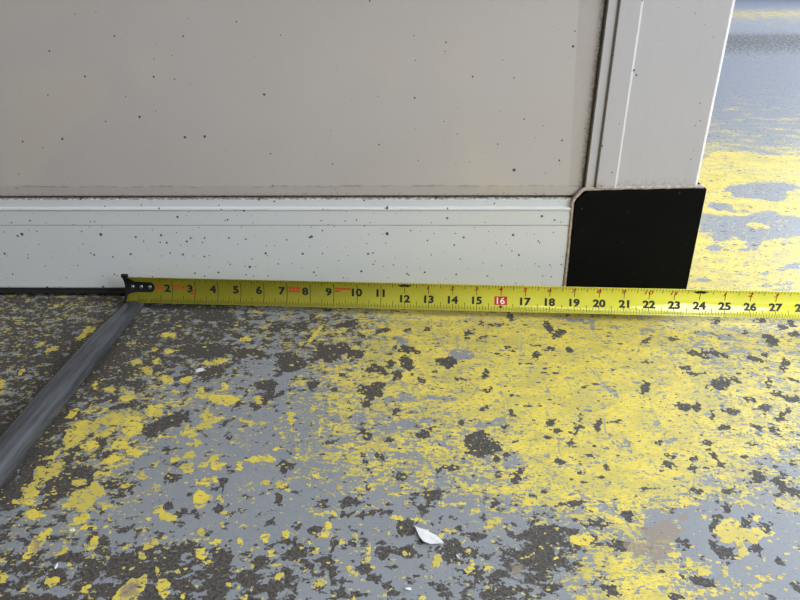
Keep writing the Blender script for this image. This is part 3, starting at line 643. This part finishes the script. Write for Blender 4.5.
    for nm, F in (('yellow_cover', cy), ('bare_and_shade_cover', cd), ('yellow_edge', edge_field(YELLOW_SPOTS, YELLOW_SHAPES)),
                  ('bare_edge', edge_field(BARE_SPOTS, BARE_SHAPES)), ('grey_edge', edge_field(GREY_SPOTS, GREY_SHAPES)),
                  ('stain_edge', edge_field(STAIN_SPOTS, STAIN_SHAPES))):
        a = me.attributes.new(nm, 'FLOAT', 'POINT')
        a.data.foreach_set('value', F.ravel().astype(np.float32))
    me.materials.append(M['floor'])
    o = bpy.data.objects.new('floor', me)
    scene.collection.objects.link(o)
    o['kind'] = 'structure'
    o['label'] = 'grey concrete floor with worn yellow and grey paint'


build_floor()

# ---------------------------------------------------------------- the cabinet
BOT = 0.0125          # underside above the floor
LEFT, TOP = -1.25, 1.30
cab = thing('metal_cabinet', 'large cream metal cabinet with framed panel and black corner guards', 'cabinet')

bm = bmesh.new()
add_box(bm, LEFT + 0.004, 0.301, 0.012, 0.62, BOT + 0.001, TOP, 0.003)
mesh_obj('body', bm, M['shell'], cab)

bm = bmesh.new()
add_box(bm, LEFT + 0.10, 0.1886, 0.0035, 0.013, 0.1202, TOP - 0.06, 0.0012)
mesh_obj('panel_sheet', bm, M['sheet'], cab)

# black strip added for the deep shade in the gap under the rail
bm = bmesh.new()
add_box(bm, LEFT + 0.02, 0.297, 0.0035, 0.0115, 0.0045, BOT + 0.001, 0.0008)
mesh_obj('gap_shade_strip', bm, M['rubber_and_shade'], cab)['label'] = 'black strip standing in for the shade under the bottom rail'

# dirt packed in the seam between sheet and frame
bm = bmesh.new()
add_box(bm, LEFT + 0.10, 0.190, 0.0078, 0.0125, 0.116, 0.1215)
mesh_obj('seam', bm, M['seam'], cab)
bm = bmesh.new()
add_box(bm, 0.1865, 0.1925, 0.0078, 0.0125, 0.116, TOP - 0.06)
mesh_obj('seam', bm, M['seam'], cab)

rail_prof = ([(0.1174, 0.0125), (0.1174, 0.0026), (0.1168, 0.0020), (0.1094, 0.0018)]
             + bead(0.1090, 0.1056, 0.0018, 0.0, 0.0018)
             + [(0.1052, 0.0), (0.0892, 0.0), (0.0889, 0.0016), (0.0882, 0.0016), (0.0879, 0.0), (BOT + 0.0022, 0.0), (BOT + 0.0006, 0.0008), (BOT, 0.003), (BOT, 0.0125)])
mesh_obj('bottom_rail', sweep_profile(rail_prof, LEFT + 0.13, 0.1788, 'x'), M['rail'], cab)

post_prof = ([(0.1905, 0.0125), (0.1905, 0.0010), (0.1911, 0.0), (0.1986, 0.0), (0.1991, 0.0030), (0.2004, 0.0030), (0.2009, -0.0018), (0.2014, -0.0020), (0.2196, -0.0020), (0.2200, -0.0017), (0.2221, 0.0),
              (0.3004, 0.0), (0.3014, 0.0004), (0.3046, 0.0040), (0.3052, 0.0052), (0.3053, 0.006), (0.3053, 0.05), (0.30, 0.05), (0.30, 0.0125)])
mesh_obj('corner_post', sweep_profile(post_prof, 0.1298, TOP, 'z'), M['post'], cab)
mir = [(LEFT + 0.3053 - p, y) for p, y in post_prof]
mesh_obj('corner_post', sweep_profile(mir, 0.1298, TOP, 'z'), M['post'], cab)
bm = bmesh.new()
add_box(bm, LEFT + 0.11, 0.1900, 0.001, 0.0125, TOP - 0.06, TOP, 0.002)
mesh_obj('top_rail', bm, M['rail'], cab)


def corner_cap(mirror):
    pts = [(0.1836, BOT), (0.1818, 0.1148), (0.1918, 0.1258), (0.3127, 0.1286), (0.3139, BOT)]
    if mirror:
        pts = [(LEFT + 0.3053 - x, z) for x, z in reversed(pts)]
    b_ = bmesh.new()
    f0 = [b_.verts.new((x, -0.0022, z)) for x, z in pts]
    f1 = [b_.verts.new((x, 0.060, z)) for x, z in pts]
    n = len(pts)
    b_.faces.new(f0)
    b_.faces.new(list(reversed(f1)))
    for i in range(n):
        j = (i + 1) % n
        b_.faces.new((f0[j], f0[i], f1[i], f1[j]))
    bmesh.ops.recalc_face_normals(b_, faces=b_.faces)
    front = [e for e in b_.edges if all(abs(v.co.y + 0.0022) < 1e-6 for v in e.verts)]
    bmesh.ops.bevel(b_, geom=front, offset=0.0007, segments=2, profile=0.6, affect='EDGES')
    return mesh_obj('corner_guard', b_, M['cap'], cab)


cap = corner_cap(False)
cap['label'] = 'black plastic corner guard with a clipped corner'
corner_cap(True)


def sealant():
    rnd = random.Random(4)
    key = [(0.1818, 0.0130), (0.1808, 0.060), (0.1798, 0.108), (0.1796, 0.1150), (0.1815, 0.1190), (0.1875, 0.1262), (0.1908, 0.1280), (0.2100, 0.1290), (0.2500, 0.1296), (0.2900, 0.1303), (0.3095, 0.1306)]
    pts = []
    for (x0, z0), (x1, z1) in zip(key, key[1:]):
        n = max(1, int(math.hypot(x1 - x0, z1 - z0) / 0.004))
        for i in range(n):
            t = i / n
            pts.append((x0 + (x1 - x0) * t + rnd.uniform(-.0002, .0002), 0.0008 + rnd.uniform(-.0004, .0004), z0 + (z1 - z0) * t + rnd.uniform(-.0002, .0002)))
    pts.append((key[-1][0], 0.0008, key[-1][1]))
    return mesh_obj('sealant_bead', tube(pts, 0.0021), M['sealant'], cab, True)


sealant()['label'] = 'dirty beige sealant line around the corner guard'
for fx_ in (LEFT + 0.12, 0.18):
    for fy_ in (0.22, 0.50):
        bm = bmesh.new()
        bmesh.ops.create_cone(bm, cap_ends=True, segments=20, radius1=0.026, radius2=0.020, depth=BOT + 0.004, matrix=Matrix.Translation((fx_, fy_, (BOT + 0.004) / 2)))
        mesh_obj('foot', bm, M['rubber_and_shade'], cab)

# ---------------------------------------------------------------- the tape measure
INCH = 0.0254
TW, TA = 0.0304, 0.74                   # blade width along the curve, half angle of the curve
TR = TW / (2 * TA)
LEAN = R(19)                            # the blade stands on edge, leaning back a little
tape = thing('tape_measure', 'long yellow tape measure blade stretched along the cabinet base', 'tape measure', (-0.2988, -0.0268, 0.0095))
tape.rotation_euler = (0, 0, R(-2.4831))


def on_blade(s, v, lift=0.0):
    """s metres along the blade, v 0..1 from lower to upper edge"""
    a = (v - 0.5) * 2 * TA
    r = TR - lift
    chord = r * math.sin(a) + TR * math.sin(TA)
    dep = TR - r * math.cos(a) - TR * (1 - math.cos(TA))       # edges nearest the viewer at 0
    c, s_ = math.cos(LEAN), math.sin(LEAN)
    y = chord * s_ - dep * -c * -1
    # dep is <= 0 at the edges' level and reaches the back in the middle
    return (s, chord * s_ - dep * c * 1.0, chord * c + dep * s_)


def strip_mesh(bm, s0, s1, v0, v1, lift, ns=1, nv=1):
    rows = []
    for i in range(ns + 1):
        s = s0 + (s1 - s0) * i / ns
        rows.append([bm.verts.new(on_blade(s, v0 + (v1 - v0) * j / nv, lift)) for j in range(nv + 1)])
    for i in range(ns):
        for j in range(nv):
            bm.faces.new((rows[i][j], rows[i + 1][j], rows[i + 1][j + 1], rows[i][j + 1]))


def blade():
    bm = bmesh.new()
    L = 38 * INCH
    front, back = [], []
    nv = 16
    for s in (0.0, L):
        front.append([bm.verts.new(on_blade(s, j / nv)) for j in range(nv + 1)])
        back.append([bm.verts.new(on_blade(s, j / nv, -0.00025)) for j in range(nv + 1)])
    for j in range(nv):
        bm.faces.new((front[0][j], front[1][j], front[1][j + 1], front[0][j + 1]))
        bm.faces.new((back[0][j + 1], back[1][j + 1], back[1][j], back[0][j]))
    for j in (0, nv):
        bm.faces.new((front[0][j], back[0][j], back[1][j], front[1][j]))
    for e in (0, 1):
        for j in range(nv):
            bm.faces.new((front[e][j], front[e][j + 1], back[e][j + 1], back[e][j]))
    bmesh.ops.recalc_face_normals(bm, faces=bm.faces)
    return mesh_obj('blade', bm, M['blade'], tape, True)


blade()
LIFT = 0.00010

# graduation lines along both edges
bm = bmesh.new()
for i in range(8, 37 * 16 + 1):
    s = i / 16 * INCH
    if i % 16 == 0:
        continue
    if i % 8 == 0:
        hb, ht, w = 0.30, 0.20, 0.00050
    elif i % 4 == 0:
        hb, ht, w = 0.22, 0.13, 0.00046
    elif i % 2 == 0:
        hb, ht, w = 0.18, 0.10, 0.00044
    else:
        hb, ht, w = 0.14, 0.0, 0.00040
    strip_mesh(bm, s - w / 2, s + w / 2, 0.01, hb, LIFT, 1, 3)
    if ht and i > 22:
        strip_mesh(bm, s - w / 2, s + w / 2, 0.99 - ht, 0.99, LIFT, 1, 2)
tk = mesh_obj('graduation_marks', bm, M['ink'], tape)
tk['kind'] = 'stuff'
for n in range(2, 37):
    bm = bmesh.new()
    s = n * INCH
    w = 0.00060
    if n < 12:
        strip_mesh(bm, s - w / 2, s + w / 2, 0.01, 0.90, LIFT, 1, 12)
    else:
        strip_mesh(bm, s - w / 2, s + w / 2, 0.01, 0.25, LIFT, 1, 4)
        strip_mesh(bm, s - w / 2, s + w / 2, 0.58, 0.96, LIFT, 1, 5)
    mesh_obj('inch_line', bm, M['ink'], tape)


def print_text(txt, name, s_mid, v_mid, h, mat, stretch=1.0, bold=0.0, lift=LIFT, align='CENTER', shear=0.0):
    """flat lettering laid on the curved blade; h is the capital height in metres"""
    cu = bpy.data.curves.new('text', 'FONT')
    cu.body = txt
    cu.size = 1.0
    cu.align_x = align
    cu.offset = bold
    cu.shear = shear
    cu.resolution_u = 3
    to = bpy.data.objects.new('text', cu)
    scene.collection.objects.link(to)
    dg = bpy.context.evaluated_depsgraph_get()
    me = bpy.data.meshes.new_from_object(to.evaluated_get(dg))
    bpy.data.objects.remove(to)
    bpy.data.curves.remove(cu)
    b_ = bmesh.new()
    b_.from_mesh(me)
    bpy.data.meshes.remove(me)
    zs = [v.co.y for v in b_.verts]
    xs_ = [v.co.x for v in b_.verts]
    lo, hi = min(zs), max(zs)
    for i in range(1, 6):
        g = b_.verts[:] + b_.edges[:] + b_.faces[:]
        bmesh.ops.bisect_plane(b_, geom=g, plane_co=(0, lo + (hi - lo) * i / 6, 0), plane_no=(0, 1, 0))
    k = h / 0.70
    mid = (min(xs_) + max(xs_)) / 2 if align == 'CENTER' else 0
    for v in b_.verts:
        v.co = on_blade(s_mid + (v.co.x - mid) * k * stretch, v_mid + (v.co.y - (lo + hi) / 2) * k / TW, lift)
    return mesh_obj(name, b_, mat, tape)


for n in range(2, 37):
    s = n * INCH
    if n < 12:
        print_text(str(n), 'printed_number', s - (0.0052 if n < 10 else 0.0) - 0.0004, 0.57, 0.0078, M['ink'], 1.18, 0.045)
    elif n == 16:
        b16 = bmesh.new()
        strip_mesh(b16, s - 0.0067, s + 0.0067, 0.245, 0.545, LIFT, 1, 6)
        box = mesh_obj('stud_mark', b16, M['red'], tape)
        box['label'] = 'red box with a white 16'
        print_text('16', 'printed_number', s, 0.395, 0.0068, M['paper'], 1.1, 0.012, LIFT * 2)
        b16 = bmesh.new()
        vs_ = [b16.verts.new(on_blade(s + dx, v, LIFT)) for dx, v in ((-0.0024, 0.18), (0, 0.12), (0.0024, 0.18), (0, 0.225))]
        b16.faces.new(vs_)
        mesh_obj('stud_arrow', b16, M['ink'], tape)
    else:
        print_text(str(n), 'printed_number', s + 0.0004, 0.385, 0.0074, M['ink'], 1.2, 0.045)
    if n > 12 and n % 12:
        print_text(str(n % 12), 'printed_foot_inch', s - 0.0008, 0.82, 0.0046, M['red'], 1.5, 0.022, shear=0.15)
    if n % 12 == 0:
        bf = bmesh.new()
        for sgn in (-1, 1):
            vs_ = [bf.verts.new(on_blade(s + sgn * dx, v, LIFT * 1.5)) for dx, v in ((0.0003, 0.84), (0.0030, 0.81), (0.0078, 0.895), (0.0030, 0.93), (0.0003, 0.95))]
            bf.faces.new(vs_ if sgn > 0 else list(reversed(vs_)))
        mesh_obj('foot_mark', bf, M['ink'], tape)

print_text('STANLEY', 'brand_print', 2.32 * INCH, 0.62, 0.0036, M['red'], 0.74, 0.03)


def red_lines(s0, s1, rows_, seed):
    """small red lettering too fine to read: two broken lines"""
    rnd = random.Random(seed)
    b_ = bmesh.new()
    for v in rows_:
        s = s0
        while s < s1:
            w = rnd.uniform(0.0012, 0.0026)
            strip_mesh(b_, s, min(s + w, s1), v - 0.035, v + 0.035, LIFT, 1, 2)
            s += w + 0.0004
    return mesh_obj('small_red_print', b_, M['red'], tape)


red_lines(1.30 * INCH, 1.58 * INCH, (0.66, 0.55), 1)
red_lines(2.82 * INCH, 2.94 * INCH, (0.46, 0.40), 5)
red_lines(7.08 * INCH, 7.56 * INCH, (0.68, 0.57), 2)
red_lines(9.06 * INCH, 9.72 * INCH, (0.69,), 3)
red_lines(9.06 * INCH, 9.26 * INCH, (0.60,), 4)

# black coated end of the blade with three rivets, and the steel hook
bm = bmesh.new()
outl = [(0.0002, 0.35), (0.0002, 0.94)]
outl = []
for i in range(13):
    a = -math.pi / 2 + math.pi * i / 12
    outl.append((0.0258 + 0.0052 * math.cos(a), 0.60 + 0.185 * math.sin(a)))
outl += [(0.010, 0.80), (0.004, 0.92), (0.0, 0.97), (0.0, 0.30), (0.004, 0.36), (0.010, 0.41)]
bm.faces.new([bm.verts.new((x, v, 0)) for x, v in outl])
for i in range(1, 12):
    bmesh.ops.bisect_plane(bm, geom=bm.verts[:] + bm.edges[:] + bm.faces[:], plane_co=(0, 0.30 + 0.67 * i / 12, 0), plane_no=(0, 1, 0))
for v in bm.verts:
    v.co = on_blade(v.co.x, v.co.y, 0.0002)
bmesh.ops.solidify(bm, geom=bm.faces[:], thickness=0.0004)
hook = mesh_obj('end_hook', bm, M['hook'], tape)
hook['label'] = 'black metal end hook with three rivets'
for s in (0.0062, 0.0158, 0.0254):
    bm = bmesh.new()
    p0 = Vector(on_blade(s, 0.60, 0.0006))
    nrm = (Vector(on_blade(s, 0.60, 0.0016)) - p0).normalized()
    bmesh.ops.create_uvsphere(bm, u_segments=14, v_segments=8, radius=0.0021)
    q = nrm.to_track_quat('Z', 'Y').to_matrix().to_4x4()
    bmesh.ops.transform(bm, matrix=Matrix.Translation(p0) @ q @ Matrix.Diagonal((1, 1, 0.35, 1)), verts=bm.verts)
    mesh_obj('rivet', bm, M['rivet'], hook, True)
# turned-down lip at the very end
bm = bmesh.new()
for (x0, x1, v0, v1, d0, d1) in ((-0.0014, 0.0004, -0.02, 1.05, -0.0010, 0.0022), (-0.0028, 0.0040, 1.0, 1.10, -0.0020, 0.0012)):
    n = 10
    rings = []
    for i in range(n + 1):
        v = v0 + (v1 - v0) * i / n
        rings.append([bm.verts.new(on_blade(x, v, d)) for x, d in ((x0, d0), (x1, d0), (x1, d1), (x0, d1))])
    for r0, r1 in zip(rings, rings[1:]):
        for q in range(4):
            bm.faces.new((r0[q], r0[(q + 1) % 4], r1[(q + 1) % 4], r1[q]))
    bm.faces.new(rings[0])
    bm.faces.new(rings[-1])
bmesh.ops.recalc_face_normals(bm, faces=bm.faces)
mesh_obj('hook_lip', bm, M['hook'], hook)

# ---------------------------------------------------------------- the pipe on the floor
def pipe():
    stations = [(0.045, 0.0118, 0.0040), (0.005, 0.0120, 0.0044), (-0.021, 0.0122, 0.0050), (-0.05, 0.0122, 0.0068), (-0.09, 0.0120, 0.0090), (-0.14, 0.0120, 0.0106),
                (-0.20, 0.0122, 0.0118), (-0.28, 0.0124, 0.0124), (-0.40, 0.0130, 0.0130), (-0.62, 0.0130, 0.0130)]
    sides = 32
    b_ = bmesh.new()
    rings = []
    for y, rw, rh in stations:
        rings.append([b_.verts.new((-0.2915 + 0.014 * min(0.3, max(0.0, -y)) + rw * math.cos(2 * math.pi * q / sides), y, rh + 0.0002 + rh * math.sin(2 * math.pi * q / sides))) for q in range(sides)])
    for r0, r1 in zip(rings, rings[1:]):
        for q in range(sides):
            b_.faces.new((r0[q], r0[(q + 1) % sides], r1[(q + 1) % sides], r1[q]))
    b_.faces.new(rings[0])
    b_.faces.new(rings[-1])
    bmesh.ops.recalc_face_normals(b_, faces=b_.faces)
    o = mesh_obj('metal_pipe', b_, M['pipe'], None, True)
    tag(o, 'scuffed grey metal pipe lying on the floor under the tape end', 'pipe')


pipe()


# ---------------------------------------------------------------- loose paint chips
def chip(name, pts, lift, thick, label, grp=None):
    b_ = bmesh.new()
    n = len(pts)
    cx, cy_ = sum(p[0] for p in pts) / n, sum(p[1] for p in pts) / n
    rnd = random.Random(len(pts) * 7 + int(abs(cx) * 1e4))
    lo = [b_.verts.new((x, y, 0.0003 + lift * rnd.uniform(0.2, 1.0))) for x, y in pts]
    hi = [b_.verts.new((v.co.x, v.co.y, v.co.z + thick)) for v in lo]
    c0 = b_.verts.new((cx, cy_, 0.0004))
    c1 = b_.verts.new((cx, cy_, 0.0004 + thick + lift * 0.5))
    for i in range(n):
        j = (i + 1) % n
        b_.faces.new((lo[i], lo[j], hi[j], hi[i]))
        b_.faces.new((hi[i], hi[j], c1))
        b_.faces.new((lo[j], lo[i], c0))
    bmesh.ops.recalc_face_normals(b_, faces=b_.faces)
    o = mesh_obj(name, b_, M['chip'])
    tag(o, label, 'paint chip', grp)
    return o


chip('paint_chip', [(0.0194, -0.3315), (0.0221, -0.3327), (0.0252, -0.3338), (0.0288, -0.3356), (0.0334, -0.3385), (0.0366, -0.3423), (0.0385, -0.3459), (0.0340, -0.3457), (0.0293, -0.3461), (0.0248, -0.3441), (0.0221, -0.3392)],
     0.0012, 0.0006, 'large pointed white paint chip lying in the foreground')


def small_chip(x, y, a, b, ang, label):
    rnd = random.Random(int(abs(x * 1e4)))
    pts = []
    for i in range(7):
        t = 2 * math.pi * i / 7
        k = rnd.uniform(0.7, 1.15)
        u, v = a * k * math.cos(t), b * k * math.sin(t)
        pts.append((x + u * math.cos(ang) - v * math.sin(ang), y + u * math.sin(ang) + v * math.cos(ang)))
    chip('paint_chip', pts, 0.0008, 0.0005, label, 'small white paint chips on the floor')


small_chip(-0.1828, -0.1452, 0.0042, 0.0034, 0.4, 'small white chip on dark floor below the 3 and 4 on the tape')
small_chip(-0.2120, -0.3382, 0.0020, 0.0016, 0.2, 'tiny white crumb near the lower end of the pipe')
small_chip(0.0156, -0.3804, 0.0022, 0.0010, 0.1, 'tiny white sliver at the bottom edge below the large white chip')
small_chip(-0.2076, -0.3676, 0.0007, 0.0028, 0.1, 'thin upright white sliver at the lower left of the floor')
small_chip(0.0471, -0.3558, 0.0008, 0.0022, 0.6, 'tiny white sliver just right of the large white chip')
